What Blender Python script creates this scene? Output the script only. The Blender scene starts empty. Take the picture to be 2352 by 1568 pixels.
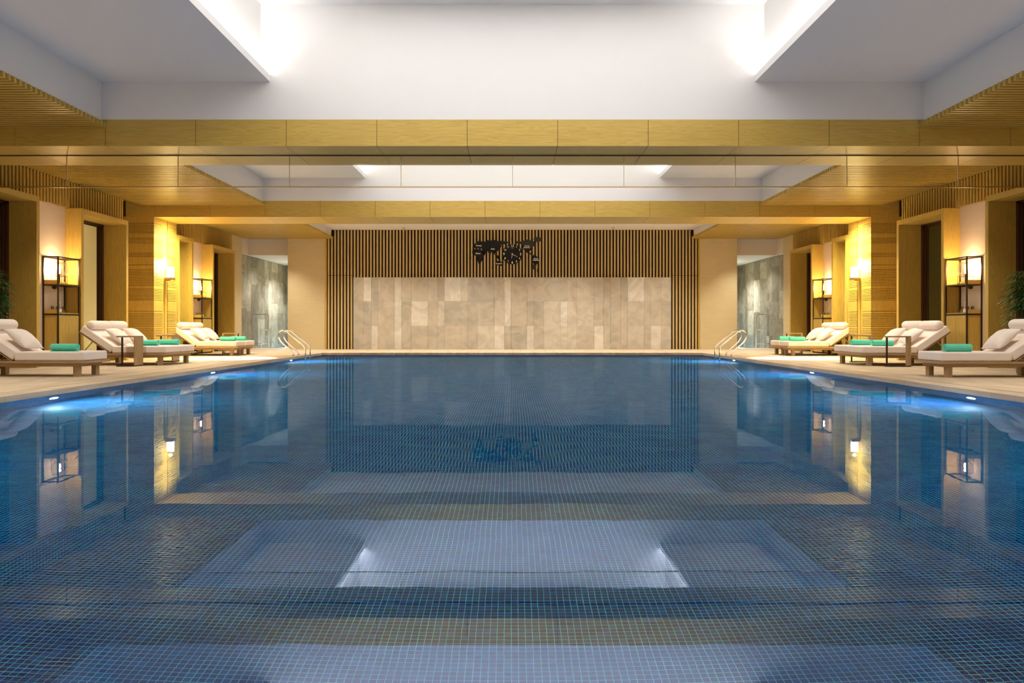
import bpy, bmesh, math, random
from mathutils import Vector, Matrix
random.seed(7)
PI = math.pi
S = bpy.context.scene
C = S.collection

# ---------------------------------------------------------------- camera, world, exposure
F = 1850.0                      # focal length in px of the 2352 px wide frame
ZC = 0.88                       # eye height above the deck
cam_d = bpy.data.cameras.new('camera'); cam = bpy.data.objects.new('camera', cam_d); C.objects.link(cam)
cam.location = (0, 0, ZC); cam.rotation_euler = (PI/2, 0, 0)
cam_d.sensor_width = 36; cam_d.sensor_fit = 'HORIZONTAL'; cam_d.lens = F/2352*36
cam_d.shift_x = -1/2352; cam_d.shift_y = -34/2352; cam_d.clip_end = 200; cam_d.clip_start = 0.05
S.camera = cam
w = bpy.data.worlds.new('world'); S.world = w; w.use_nodes = True
w.node_tree.nodes['Background'].inputs[0].default_value = (0.6, 0.7, 1, 1)
w.node_tree.nodes['Background'].inputs[1].default_value = 0.02
S.view_settings.view_transform = 'Standard'; S.view_settings.look = 'None'
S.view_settings.exposure = 2.0; S.view_settings.gamma = 1; S.view_settings.use_curve_mapping = False
cy = S.cycles
cy.use_denoising = True; cy.max_bounces = 10; cy.diffuse_bounces = 6; cy.glossy_bounces = 4
cy.transmission_bounces = 8; cy.transparent_max_bounces = 12
cy.caustics_refractive = True; cy.caustics_reflective = True
cy.sample_clamp_indirect = 3.0; cy.blur_glossy = 0.5

WARM = (1.0, 0.74, 0.44); COVE = (1.0, 0.95, 0.90)
def area(name, loc, rot, sx, sy, power, col, spread=PI):
    l = bpy.data.lights.new(name, 'AREA'); l.shape = 'RECTANGLE'; l.size = sx; l.size_y = sy
    l.energy = power; l.color = col; l.spread = spread
    o = bpy.data.objects.new(name, l); C.objects.link(o); o.location = loc; o.rotation_euler = rot
    return o
def spot(name, loc, power, col, angle, blend=0.5, rad=0.05, rot=(0, 0, 0)):
    l = bpy.data.lights.new(name, 'SPOT'); l.energy = power; l.color = col
    l.spot_size = math.radians(angle); l.spot_blend = blend; l.shadow_soft_size = rad
    o = bpy.data.objects.new(name, l); C.objects.link(o); o.location = loc; o.rotation_euler = rot
    return o

# bays between the beams: (start, end)
B0, B1, B2 = (4.9, 6.6), (13.85, 15.5), (22.8, 24.35)
BAYS = [(-4.0, 4.9), (6.6, 13.85), (15.5, 22.8)]
FAR = 31.4
# cove strips behind the lip of each upper recess
for y0, y1 in BAYS:
    for s in (-1, 1):
        area('cove_strip', (s*4.262, (y0+y1)/2, 5.16), (PI, s*0.5, 0), 0.05, y1-y0-0.1, 23*(y1-y0)/7.3, COVE)
# unseen soft fills added under each upper recess top to brighten the hall
for y0, y1 in BAYS:
    area('recess_fill', (0, (y0+y1)/2, 6.40), (0, 0, 0), 6.4, y1-y0-1.5, 68*(y1-y0)/7.3, (1, .96, .92))
# downlights between the ceiling slats, over the decks
for y0, y1 in BAYS + [(24.35, 31.4)]:
    for s in (-1, 1):
        for k in range(3):
            spot('down_spot', (s*(8.7 if k != 1 else 7.9), y0+(y1-y0)*(k+0.5)/3, 4.29), 105, (1, .91, .74), 92, 0.9, 0.06)
# strong spots in the soffit of the far beam and of the near beam
for s in (-1, 1):
    spot('down_spot', (s*7.9, 22.35, 4.28), 1100, (1, .92, .78), 36, 0.25, 0.04)
# far ceiling downlights washing the end wall
for x in (-5.4, -1.8, 1.8, 5.4):
    spot('down_spot', (x, 28.9, 4.64), 240, (1, .90, .72), 120, 0.9, 0.08)

# ---------------------------------------------------------------- materials
def _m(name):
    m = bpy.data.materials.new(name); m.use_nodes = True
    nt = m.node_tree; b = nt.nodes['Principled BSDF']
    return m, nt, b
def N(nt, t, **kw):
    n = nt.nodes.new(t)
    for k, v in kw.items():
        if k.startswith('i_'):
            key = k[2:]; key = int(key) if key.isdigit() else key.replace('_', ' ')
            n.inputs[key].default_value = v
        else: setattr(n, k, v)
    return n
def plain(name, col, rough=0.5, metal=0.0, var=0.05, vscale=8, bump=0.0, bscale=60, spec=0.5, stretch=(1, 1, 1), sheen=0):
    m, nt, b = _m(name); L = nt.links.new
    tc = N(nt, 'ShaderNodeTexCoord'); mp = N(nt, 'ShaderNodeMapping'); mp.inputs['Scale'].default_value = stretch
    L(tc.outputs['Object'], mp.inputs['Vector'])
    no = N(nt, 'ShaderNodeTexNoise'); no.inputs['Scale'].default_value = vscale; no.inputs['Detail'].default_value = 6
    L(mp.outputs[0], no.inputs['Vector'])
    mx = N(nt, 'ShaderNodeMix', data_type='RGBA')
    mx.inputs['A'].default_value = (*[c*(1-var) for c in col], 1); mx.inputs['B'].default_value = (*[min(1, c*(1+var)) for c in col], 1)
    L(no.outputs['Fac'], mx.inputs['Factor']); L(mx.outputs['Result'], b.inputs['Base Color'])
    b.inputs['Roughness'].default_value = rough; b.inputs['Metallic'].default_value = metal
    b.inputs['Specular IOR Level'].default_value = spec
    if sheen: b.inputs['Sheen Weight'].default_value = sheen
    if bump:
        n2 = N(nt, 'ShaderNodeTexNoise'); n2.inputs['Scale'].default_value = bscale; n2.inputs['Detail'].default_value = 4
        L(mp.outputs[0], n2.inputs['Vector'])
        bp = N(nt, 'ShaderNodeBump'); bp.inputs['Strength'].default_value = bump; bp.inputs['Distance'].default_value = 0.01
        L(n2.outputs['Fac'], bp.inputs['Height']); L(bp.outputs[0], b.inputs['Normal'])
    return m
def wood(name, axis, col=(.56, .375, .115), dark=(.40, .245, .055), rough=0.42, fig=1.0, spec=0.4):
    m, nt, b = _m(name); L = nt.links.new
    tc = N(nt, 'ShaderNodeTexCoord'); mp = N(nt, 'ShaderNodeMapping')
    sc = [7.0, 7.0, 7.0]; sc['xyz'.index(axis)] = 0.55
    mp.inputs['Scale'].default_value = sc
    L(tc.outputs['Object'], mp.inputs['Vector'])
    n1 = N(nt, 'ShaderNodeTexNoise'); n1.inputs['Scale'].default_value = 1.0; n1.inputs['Detail'].default_value = 3
    n1.inputs['Distortion'].default_value = 0.4
    L(mp.outputs[0], n1.inputs['Vector'])
    # cathedral rings: contour lines of the stretched noise
    ml = N(nt, 'ShaderNodeMath', operation='MULTIPLY'); ml.inputs[1].default_value = 11
    fr = N(nt, 'ShaderNodeMath', operation='FRACT'); L(n1.outputs['Fac'], ml.inputs[0]); L(ml.outputs[0], fr.inputs[0])
    rp = N(nt, 'ShaderNodeValToRGB'); rp.color_ramp.elements[0].position = 0.0; rp.color_ramp.elements[1].position = 0.75
    rp.color_ramp.elements[0].color = (0, 0, 0, 1); rp.color_ramp.elements[1].color = (1, 1, 1, 1)
    L(fr.outputs[0], rp.inputs[0])
    mp2 = N(nt, 'ShaderNodeMapping'); s2 = [90.0]*3; s2['xyz'.index(axis)] = 3.0; mp2.inputs['Scale'].default_value = s2
    L(tc.outputs['Object'], mp2.inputs['Vector'])
    n2 = N(nt, 'ShaderNodeTexNoise'); n2.inputs['Scale'].default_value = 1; n2.inputs['Detail'].default_value = 3
    L(mp2.outputs[0], n2.inputs['Vector'])
    mm = N(nt, 'ShaderNodeMath', operation='MULTIPLY_ADD'); mm.inputs[1].default_value = 0.45*fig; 
    L(rp.outputs[0], mm.inputs[0]); L(n2.outputs['Fac'], mm.inputs[2])
    mr = N(nt, 'ShaderNodeMapRange'); mr.inputs['From Min'].default_value = 0.3; mr.inputs['From Max'].default_value = 1.05
    L(mm.outputs[0], mr.inputs['Value'])
    mx = N(nt, 'ShaderNodeMix', data_type='RGBA'); mx.inputs['A'].default_value = (*dark, 1); mx.inputs['B'].default_value = (*col, 1)
    L(mr.outputs[0], mx.inputs['Factor']); L(mx.outputs['Result'], b.inputs['Base Color'])
    b.inputs['Roughness'].default_value = rough; b.inputs['Specular IOR Level'].default_value = spec
    return m
OAK = (.61, .42, .095); OAKD = (.48, .31, .058)
M = {}
M['oak_x'] = wood('oak_along_x', 'x', OAK, OAKD, 0.38)
M['oak_y'] = wood('oak_along_y', 'y', OAK, OAKD, 0.4)
M['oak_z'] = wood('oak_upright', 'z', OAK, OAKD, 0.42)
M['oak_slat'] = wood('oak_slat', 'x', (.60, .425, .10), (.46, .305, .055), 0.36, spec=.6)
M['oak_back'] = wood('slat_backing', 'z', (.075, .036, .006), (.05, .024, .004), 0.8)
M['wall_slat'] = wood('end_wall_slat', 'z', (.62, .48, .23), (.52, .385, .165), 0.5)
M['slat_gap'] = plain('slat_gap', (.030, .008, .004), 0.9)
M['oak_core'] = wood('oak_groove', 'z', (.24, .14, .03), (.18, .10, .02), 0.6)
M['table_wood'] = wood('table_wood', 'z', (.42, .28, .14), (.30, .19, .09), 0.5)
M['teak'] = wood('lounger_wood', 'x', (.43, .29, .15), (.31, .20, .10), 0.55)
M['paint'] = plain('ceiling_paint', (.80, .79, .775), 0.9, var=0.012, vscale=1.5, spec=0.1)
M['limewash'] = plain('limewash', (.73, .585, .42), 0.85, var=0.06, vscale=3, stretch=(1, 1, 3), spec=0.2)
M['offwhite'] = plain('offwhite_plaster', (.78, .70, .60), 0.9, var=0.02, spec=0.1)
M['beige'] = plain('beige_panel', (.66, .555, .345), 0.7, var=0.09, vscale=2.2, stretch=(1, 1, 6), spec=0.3)
M['cream'] = plain('cushion_fabric', (.85, .76, .71), 0.9, var=0.03, vscale=6, bump=0.06, bscale=260, spec=0.15, sheen=0.15)
M['pillow'] = plain('pillow_fabric', (.81, .72, .67), 0.9, var=0.04, vscale=5, bump=0.55, bscale=9, spec=0.15, sheen=0.15, stretch=(1, 1.0, 1))
M['towel'] = plain('turquoise_towel', (.12, .66, .48), 0.95, var=0.12, vscale=30, bump=0.5, bscale=140, spec=0.1, sheen=0.3)
M['bronze'] = plain('dark_bronze', (.055, .035, .02), 0.4, 0.6)
M['chrome'] = plain('polished_steel', (.86, .84, .80), 0.08, 1.0, var=0.01)
M['gold'] = plain('brass_rail', (.75, .60, .38), 0.25, 1.0, var=0.02)
M['black'] = plain('black_acrylic', (.004, .004, .005), 0.25, var=0.1)
M['smoke'] = plain('smoked_acrylic', (.030, .033, .022), 0.3, var=0.1)
M['white'] = plain('white_lettering', (.9, .9, .86), 0.6, var=0.01)
M['frame'] = plain('dark_window_frame', (.045, .018, .006), 0.35, var=0.2, spec=0.5)
M['blind'] = plain('cream_blind', (.80, .74, .36), 0.8, var=0.02)
M['soil'] = plain('potting_soil', (.03, .02, .012), 0.95)
M['pot'] = plain('stone_pot', (.30, .26, .2), 0.6)
M['leaf'] = plain('palm_leaf', (.03, .12, .016), 0.38, var=0.35, vscale=6)
M['stem'] = plain('palm_stem', (.10, .11, .04), 0.7)
M['anthracite'] = plain('grey_reveal', (.16, .15, .13), 0.6)

def glassy(name, tint=(1, 1, 1), refl=0.10, rough=0.02, k=.9):
    """thin clear sheet: mostly see-through, a little mirror"""
    m, nt, b = _m(name); L = nt.links.new
    nt.nodes.remove(b); out = nt.nodes['Material Output']
    tr = N(nt, 'ShaderNodeBsdfTransparent'); tr.inputs[0].default_value = (*tint, 1)
    gl = N(nt, 'ShaderNodeBsdfGlossy'); gl.inputs['Roughness'].default_value = rough
    fr = N(nt, 'ShaderNodeFresnel'); fr.inputs[0].default_value = 1.45
    ma = N(nt, 'ShaderNodeMath', operation='MULTIPLY_ADD'); ma.inputs[1].default_value = k; ma.inputs[2].default_value = refl
    ma.use_clamp = True
    mx = N(nt, 'ShaderNodeMixShader'); L(fr.outputs[0], ma.inputs[0]); L(ma.outputs[0], mx.inputs[0])
    L(tr.outputs[0], mx.inputs[1]); L(gl.outputs[0], mx.inputs[2]); L(mx.outputs[0], out.inputs[0])
    return m
M['glass'] = glassy('clear_glass', (.97, .97, .95), 0.02)
M['screen_glass'] = glassy('screen_glass', (.985, .985, .97), 0.0, 0.0)
M['globe'] = glassy('globe_glass', (.93, .88, .82), 0.05, k=.35)
M['dark_pane'] = plain('dark_pane', (.050, .045, .012), 0.08, var=0.2, vscale=1)
def emis(name, col, st):
    m, nt, b = _m(name)
    b.inputs['Base Color'].default_value = (*col, 1)
    b.inputs['Emission Color'].default_value = (*col, 1); b.inputs['Emission Strength'].default_value = st
    return m
M['bulb'] = emis('lit_bulb', (1, .72, .40), 60)
M['shade'] = emis('lit_shade', (1, .88, .62), 3)
M['poollamp'] = emis('pool_lamp_lens', (.75, .88, 1), 150)

# water
def water_mat():
    m, nt, b = _m('pool_water'); L = nt.links.new
    nt.nodes.remove(b); out = nt.nodes['Material Output']
    tc = N(nt, 'ShaderNodeTexCoord')
    n1 = N(nt, 'ShaderNodeTexNoise'); n1.inputs['Scale'].default_value = 1.3; n1.inputs['Detail'].default_value = 2
    n2 = N(nt, 'ShaderNodeTexNoise'); n2.inputs['Scale'].default_value = 7; n2.inputs['Detail'].default_value = 2
    L(tc.outputs['Object'], n1.inputs['Vector']); L(tc.outputs['Object'], n2.inputs['Vector'])
    ad = N(nt, 'ShaderNodeMath', operation='MULTIPLY_ADD'); ad.inputs[1].default_value = 0.12
    L(n2.outputs['Fac'], ad.inputs[0]); L(n1.outputs['Fac'], ad.inputs[2])
    bp = N(nt, 'ShaderNodeBump'); bp.inputs['Strength'].default_value = 0.05; bp.inputs['Distance'].default_value = 0.012
    L(ad.outputs[0], bp.inputs['Height'])
    gl = N(nt, 'ShaderNodeBsdfGlossy'); gl.inputs['Roughness'].default_value = 0.0; gl.inputs['Color'].default_value = (.62, .72, 1, 1)
    rf = N(nt, 'ShaderNodeBsdfRefraction'); rf.inputs['IOR'].default_value = 1.333; rf.inputs['Roughness'].default_value = 0.0
    rf.inputs['Color'].default_value = (.70, .96, 1, 1)
    L(bp.outputs[0], gl.inputs['Normal']); L(bp.outputs[0], rf.inputs['Normal'])
    fr = N(nt, 'ShaderNodeFresnel'); fr.inputs[0].default_value = 1.333
    mr = N(nt, 'ShaderNodeMapRange'); mr.inputs['From Min'].default_value = 0.02; mr.inputs['From Max'].default_value = 0.7
    mr.inputs['To Min'].default_value = 0.46; mr.inputs['To Max'].default_value = 0.20
    pw = N(nt, 'ShaderNodeMath', operation='POWER'); pw.inputs[1].default_value = 0.55
    L(fr.outputs[0], pw.inputs[0]); L(pw.outputs[0], mr.inputs['Value'])
    mx = N(nt, 'ShaderNodeMixShader'); L(mr.outputs[0], mx.inputs[0])
    L(rf.outputs[0], mx.inputs[1]); L(gl.outputs[0], mx.inputs[2]); L(mx.outputs[0], out.inputs[0])
    return m
M['water'] = water_mat()

def mosaic(name, ua, va, s=0.0326):
    m, nt, b = _m(name); L = nt.links.new
    tc = N(nt, 'ShaderNodeTexCoord'); sp = N(nt, 'ShaderNodeSeparateXYZ'); L(tc.outputs['Object'], sp.inputs[0])
    def math_(op, a, bb=None, cc=None):
        n = N(nt, 'ShaderNodeMath', operation=op)
        for i, x in enumerate((a, bb, cc)):
            if x is None: continue
            if isinstance(x, (int, float)): n.inputs[i].default_value = x
            else: L(x, n.inputs[i])
        return n.outputs[0]
    u = math_('DIVIDE', sp.outputs[ua], s); v = math_('DIVIDE', sp.outputs[va], s)
    su = math_('FLOOR', math_('DIVIDE', u, 20)); sv = math_('FLOOR', math_('DIVIDE', v, 9))
    cb = N(nt, 'ShaderNodeCombineXYZ'); L(su, cb.inputs[0]); L(sv, cb.inputs[1])
    wn = N(nt, 'ShaderNodeTexWhiteNoise', noise_dimensions='3D'); L(cb.outputs[0], wn.inputs['Vector'])
    ws = N(nt, 'ShaderNodeSeparateColor'); L(wn.outputs['Color'], ws.inputs[0])
    u2 = math_('ADD', u, math_('MULTIPLY', ws.outputs[0], 0.16)); v2 = math_('ADD', v, math_('MULTIPLY', ws.outputs[1], 0.10))
    wob = N(nt, 'ShaderNodeTexNoise'); wob.inputs['Scale'].default_value = 9; L(tc.outputs['Object'], wob.inputs['Vector'])
    u2 = math_('ADD', u2, math_('MULTIPLY', wob.outputs['Fac'], 0.10))
    fu = math_('ABSOLUTE', math_('SUBTRACT', math_('FRACT', u2), 0.5)); fv = math_('ABSOLUTE', math_('SUBTRACT', math_('FRACT', v2), 0.5))
    # grout width wanders a little from joint to joint
    mxd = math_('MAXIMUM', fu, fv)
    gn = N(nt, 'ShaderNodeTexNoise'); gn.inputs['Scale'].default_value = 4; L(tc.outputs['Object'], gn.inputs['Vector'])
    th = math_('SUBTRACT', 0.487, math_('MULTIPLY', gn.outputs['Fac'], 0.070))
    mask = math_('GREATER_THAN', mxd, th)
    cb2 = N(nt, 'ShaderNodeCombineXYZ'); L(math_('FLOOR', u2), cb2.inputs[0]); L(math_('FLOOR', v2), cb2.inputs[1])
    wt = N(nt, 'ShaderNodeTexWhiteNoise', noise_dimensions='3D'); L(cb2.outputs[0], wt.inputs['Vector'])
    rp = N(nt, 'ShaderNodeValToRGB'); e = rp.color_ramp.elements
    e[0].position = 0; e[0].color = (.0002, .030, .20, 1); e[1].position = 1; e[1].color = (.0004, .095, .38, 1)
    x = e.new(0.6); x.color = (.0003, .050, .27, 1)
    L(wt.outputs['Value'], rp.inputs[0])
    pn = N(nt, 'ShaderNodeTexNoise'); pn.inputs['Scale'].default_value = 1.2; L(tc.outputs['Object'], pn.inputs['Vector'])
    hs = N(nt, 'ShaderNodeHueSaturation'); L(rp.outputs[0], hs.inputs['Color'])
    mr = N(nt, 'ShaderNodeMapRange'); mr.inputs['To Min'].default_value = 0.75; mr.inputs['To Max'].default_value = 1.3
    L(pn.outputs['Fac'], mr.inputs['Value']); L(mr.outputs[0], hs.inputs['Value'])
    mx = N(nt, 'ShaderNodeMix', data_type='RGBA'); L(mask, mx.inputs['Factor']); L(hs.outputs[0], mx.inputs['A'])
    mx.inputs['B'].default_value = (.22, .92, .78, 1)
    L(mx.outputs['Result'], b.inputs['Base Color']); b.inputs['Roughness'].default_value = 0.3
    b.inputs['Specular IOR Level'].default_value = 0.2
    return m
M['mos_f'] = mosaic('mosaic_floor', 0, 1); M['mos_x'] = mosaic('mosaic_side', 1, 2); M['mos_y'] = mosaic('mosaic_end', 0, 2)

def deck_mat():
    m, nt, b = _m('deck_stone'); L = nt.links.new
    tc = N(nt, 'ShaderNodeTexCoord'); mp = N(nt, 'ShaderNodeMapping'); mp.inputs['Scale'].default_value = (6, 0.8, 6)
    L(tc.outputs['Object'], mp.inputs['Vector'])
    no = N(nt, 'ShaderNodeTexNoise'); no.inputs['Scale'].default_value = 1.2; no.inputs['Detail'].default_value = 8; no.inputs['Distortion'].default_value = .3
    L(mp.outputs[0], no.inputs['Vector'])
    rp = N(nt, 'ShaderNodeValToRGB'); e = rp.color_ramp.elements
    e[0].position = .3; e[0].color = (.46, .355, .245, 1); e[1].position = .7; e[1].color = (.68, .56, .425, 1)
    L(no.outputs['Fac'], rp.inputs[0])
    br = N(nt, 'ShaderNodeTexBrick'); br.offset = 0.5
    mp2 = N(nt, 'ShaderNodeMapping'); mp2.inputs['Rotation'].default_value = (0, 0, PI/2); L(tc.outputs['Object'], mp2.inputs['Vector'])
    L(mp2.outputs[0], br.inputs['Vector']); br.inputs['Scale'].default_value = 1
    br.inputs['Brick Width'].default_value = 1.2; br.inputs['Row Height'].default_value = 0.3; br.inputs['Mortar Size'].default_value = 0.0035
    br.inputs['Color1'].default_value = (1, 1, 1, 1); br.inputs['Color2'].default_value = (.90, .88, .86, 1); br.inputs['Mortar'].default_value = (.62, .56, .5, 1)
    mx = N(nt, 'ShaderNodeMix', data_type='RGBA', blend_type='MULTIPLY'); mx.inputs['Factor'].default_value = 1
    L(rp.outputs[0], mx.inputs['A']); L(br.outputs['Color'], mx.inputs['B']); L(mx.outputs['Result'], b.inputs['Base Color'])
    b.inputs['Roughness'].default_value = 0.55; b.inputs['Specular IOR Level'].default_value = 0.35
    return m
M['deck'] = deck_mat()
def stone_mat(name, c, vein=0.13, pits=True):
    m, nt, b = _m(name); L = nt.links.new
    tc = N(nt, 'ShaderNodeTexCoord')
    n1 = N(nt, 'ShaderNodeTexNoise'); n1.inputs['Scale'].default_value = 2.2; n1.inputs['Detail'].default_value = 9; n1.inputs['Distortion'].default_value = 1.2
    L(tc.outputs['Object'], n1.inputs['Vector'])
    rp = N(nt, 'ShaderNodeValToRGB'); e = rp.color_ramp.elements
    e[0].position = .36; e[0].color = (*[x*(1-vein) for x in c], 1); e[1].position = .66; e[1].color = (*[min(1, x*(1+vein*.8)) for x in c], 1)
    L(n1.outputs['Fac'], rp.inputs[0])
    vo = N(nt, 'ShaderNodeTexVoronoi'); vo.inputs['Scale'].default_value = 4.2; vo.inputs['Randomness'].default_value = 1
    L(tc.outputs['Object'], vo.inputs['Vector'])
    lt = N(nt, 'ShaderNodeMath', operation='LESS_THAN'); lt.inputs[1].default_value = 0.065 if pits else 0.0
    L(vo.outputs['Distance'], lt.inputs[0])
    mu = N(nt, 'ShaderNodeMath', operation='MULTIPLY'); mu.inputs[1].default_value = 0.6; L(lt.outputs[0], mu.inputs[0])
    mx = N(nt, 'ShaderNodeMix', data_type='RGBA'); L(mu.outputs[0], mx.inputs['Factor']); L(rp.outputs[0], mx.inputs['A'])
    mx.inputs['B'].default_value = (*[x*.45 for x in c], 1)
    L(mx.outputs['Result'], b.inputs['Base Color']); b.inputs['Roughness'].default_value = 0.6
    return m
SC = [(.47, .43, .365), (.54, .50, .435), (.63, .60, .55), (.43, .40, .345), (.50, .45, .38)]
STONE = [stone_mat('travertine_%s' % n, c) for n, c in zip(('tan', 'pale', 'light', 'grey', 'warm'), SC)]
GREY = [stone_mat('slate_%s' % n, c, 0.25, False) for n, c in zip(('dark', 'mid', 'light'), ((.19, .175, .14), (.27, .25, .205), (.38, .36, .30)))]

# ---------------------------------------------------------------- mesh helpers
class MB:
    def __init__(s): s.bm = bmesh.new(); s.mats = []
    def mi(s, m):
        if m is None: return 0
        if m not in s.mats: s.mats.append(m)
        return s.mats.index(m)
    def box(s, x0, x1, y0, y1, z0, z1, m=None, bev=0, seg=2, mtx=None):
        x0, x1 = sorted((x0, x1)); y0, y1 = sorted((y0, y1)); z0, z1 = sorted((z0, z1))
        vs = [s.bm.verts.new(p) for p in ((x0, y0, z0), (x1, y0, z0), (x1, y1, z0), (x0, y1, z0), (x0, y0, z1), (x1, y0, z1), (x1, y1, z1), (x0, y1, z1))]
        fs = [s.bm.faces.new([vs[i] for i in q]) for q in ((0, 3, 2, 1), (4, 5, 6, 7), (0, 1, 5, 4), (1, 2, 6, 5), (2, 3, 7, 6), (3, 0, 4, 7))]
        k = s.mi(m)
        for f in fs: f.material_index = k
        if bev:
            es = list({e for f in fs for e in f.edges})
            r = bmesh.ops.bevel(s.bm, geom=es, offset=bev, segments=seg, profile=0.5, affect='EDGES')
            for f in r['faces']: f.material_index = k; f.smooth = True
            vs = list({v for f in r['faces'] for v in f.verts})
        if mtx is not None:
            bmesh.ops.transform(s.bm, matrix=mtx, verts=vs)
        return s
    def tube(s, pts, r, n=10, m=None, closed=False):
        P = [Vector(p) for p in pts]; k = s.mi(m); rings = []
        up = Vector((0, 0, 1)); L = len(P); prev = None
        for i, p in enumerate(P):
            if closed: d = P[(i+1) % L]-P[i-1]
            else: d = P[min(i+1, L-1)]-P[max(i-1, 0)]
            d.normalize()
            if prev is None:
                a = d.cross(up) if abs(d.dot(up)) < .95 else d.cross(Vector((1, 0, 0)))
            else: a = prev-d*prev.dot(d)
            a.normalize(); prev = a; b = d.cross(a)
            rr = r[i] if isinstance(r, (list, tuple)) else r
            rings.append([s.bm.verts.new(p+(a*math.cos(t)+b*math.sin(t))*rr) for t in (2*PI*j/n for j in range(n))])
        for i in range(L if closed else L-1):
            A, B = rings[i], rings[(i+1) % L]
            for j in range(n):
                f = s.bm.faces.new((A[j], A[(j+1) % n], B[(j+1) % n], B[j])); f.smooth = True; f.material_index = k
        if not closed:
            for R in (rings[0][::-1], rings[-1]):
                try: f = s.bm.faces.new(R); f.material_index = k
                except ValueError: pass
        return s
    def lathe(s, prof, c=(0, 0, 0), n=24, m=None, smooth=True):
        k = s.mi(m); rings = []
        for r, z in prof:
            if r < 1e-6: rings.append([s.bm.verts.new((c[0], c[1], c[2]+z))])
            else: rings.append([s.bm.verts.new((c[0]+r*math.cos(2*PI*j/n), c[1]+r*math.sin(2*PI*j/n), c[2]+z)) for j in range(n)])
        for A, B in zip(rings, rings[1:]):
            for j in range(n):
                q = [A[j % len(A)], A[(j+1) % len(A)], B[(j+1) % len(B)], B[j % len(B)]]
                q = list(dict.fromkeys(q))
                if len(q) > 2:
                    f = s.bm.faces.new(q); f.smooth = smooth; f.material_index = k
        return s
    def poly(s, pts, depth, m=None):
        """pts: 2-D outline in the x-z plane, extruded along y from 0 to -depth (towards the camera)"""
        k = s.mi(m)
        A = [s.bm.verts.new((x, 0, z)) for x, z in pts]; B = [s.bm.verts.new((x, -depth, z)) for x, z in pts]
        n = len(pts)
        s.bm.faces.new(A).material_index = k; s.bm.faces.new(B[::-1]).material_index = k
        for i in range(n):
            s.bm.faces.new((A[i], B[i], B[(i+1) % n], A[(i+1) % n])).material_index = k
        return s
    def build(s, name, m=None, parent=None, loc=None, rot=None):
        bmesh.ops.recalc_face_normals(s.bm, faces=s.bm.faces[:])
        me = bpy.data.meshes.new(name); s.bm.to_mesh(me); s.bm.free()
        if s.mats and m is None:
            for x in s.mats: me.materials.append(x)
        else: me.materials.append(m)
        o = bpy.data.objects.new(name, me); C.objects.link(o)
        if parent: o.parent = parent
        if loc: o.location = loc
        if rot: o.rotation_euler = rot
        return o
def tag(o, label=None, cat=None, group=None, kind=None):
    if label: o['label'] = label
    if cat: o['category'] = cat
    if group: o['group'] = group
    if kind: o['kind'] = kind
    return o
def empty(name, loc=(0, 0, 0), rz=0, label=None, cat=None, group=None, kind=None):
    o = bpy.data.objects.new(name, None); C.objects.link(o); o.location = loc; o.rotation_euler = (0, 0, rz)
    o.empty_display_size = 0.1
    return tag(o, label, cat, group, kind)
KIDS = {}
def dup(root, loc, rz, label, group=None):
    r = root.copy(); C.objects.link(r); r.location = loc; r.rotation_euler = (0, 0, rz); r['label'] = label
    if group: r['group'] = group
    for ch in [o for o in bpy.data.objects if o.parent == root]:
        c = ch.copy(); C.objects.link(c); c.parent = r
        for g in [o for o in bpy.data.objects if o.parent == ch]:
            d = g.copy(); C.objects.link(d); d.parent = c
    return r
TR = [0]
def trim(mb, label, m=None):
    TR[0] += 1
    return tag(mb.build('trim_%d' % TR[0], m), label, 'trim', kind='structure')
SIDE = {-1: 'left', 1: 'right'}

# ---------------------------------------------------------------- pool, deck
PX = 6.42; PY1 = 27.2; PY0 = -3.2; ZW = -0.075; ZF = ZW-1.22
mb = MB()
def quad(mb, pts, m):
    f = mb.bm.faces.new([mb.bm.verts.new(p) for p in pts]); f.material_index = mb.mi(m)
wx = PX+0.03
mb.box(-wx, wx, PY0, PY1+.03, ZF-.1, ZF, M['mos_f'])
for s in (-1, 1): mb.box(s*wx, s*(wx+.15), PY0, PY1+.03, ZF-.1, -.101, M['mos_x'])
mb.box(-wx-.15, wx+.15, PY1+.03, PY1+.18, ZF-.1, -.101, M['mos_y'])
mb.box(-wx-.15, wx+.15, PY0-.15, PY0, ZF-.1, -.101, M['mos_y'])
tag(mb.build('pool_basin'), 'swimming pool basin lined with small blue mosaic tiles and pale grout', 'pool', kind='structure')
mb = MB(); quad(mb, [(-wx, PY0, ZW), (wx, PY0, ZW), (wx, PY1+.03, ZW), (-wx, PY1+.03, ZW)], M['water'])
o = tag(mb.build('pool_water'), 'calm clear water filling the long indoor pool', 'water', kind='stuff')
mb = MB()
for s in (-1, 1): mb.box(s*PX, s*11.2, -4.2, 33.4, -.10, 0, M['deck'], bev=0.006)
mb.box(-PX+.002, PX-.002, PY1, 33.4, -.10, 0, M['deck'], bev=0.006)
mb.box(-PX+.002, PX-.002, -4.2, PY0, -.10, 0, M['deck'], bev=0.006)
tag(mb.build('floor'), 'beige stone deck paving around the pool', 'floor', kind='structure')
# slot channel line along the coping
for s in (-1, 1):
    trim(MB().box(s*(PX+.34), s*(PX+.352), -3, 33, 0.0005, .002), 'thin joint line running along the %s pool edge' % SIDE[s], M['anthracite'])

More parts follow.
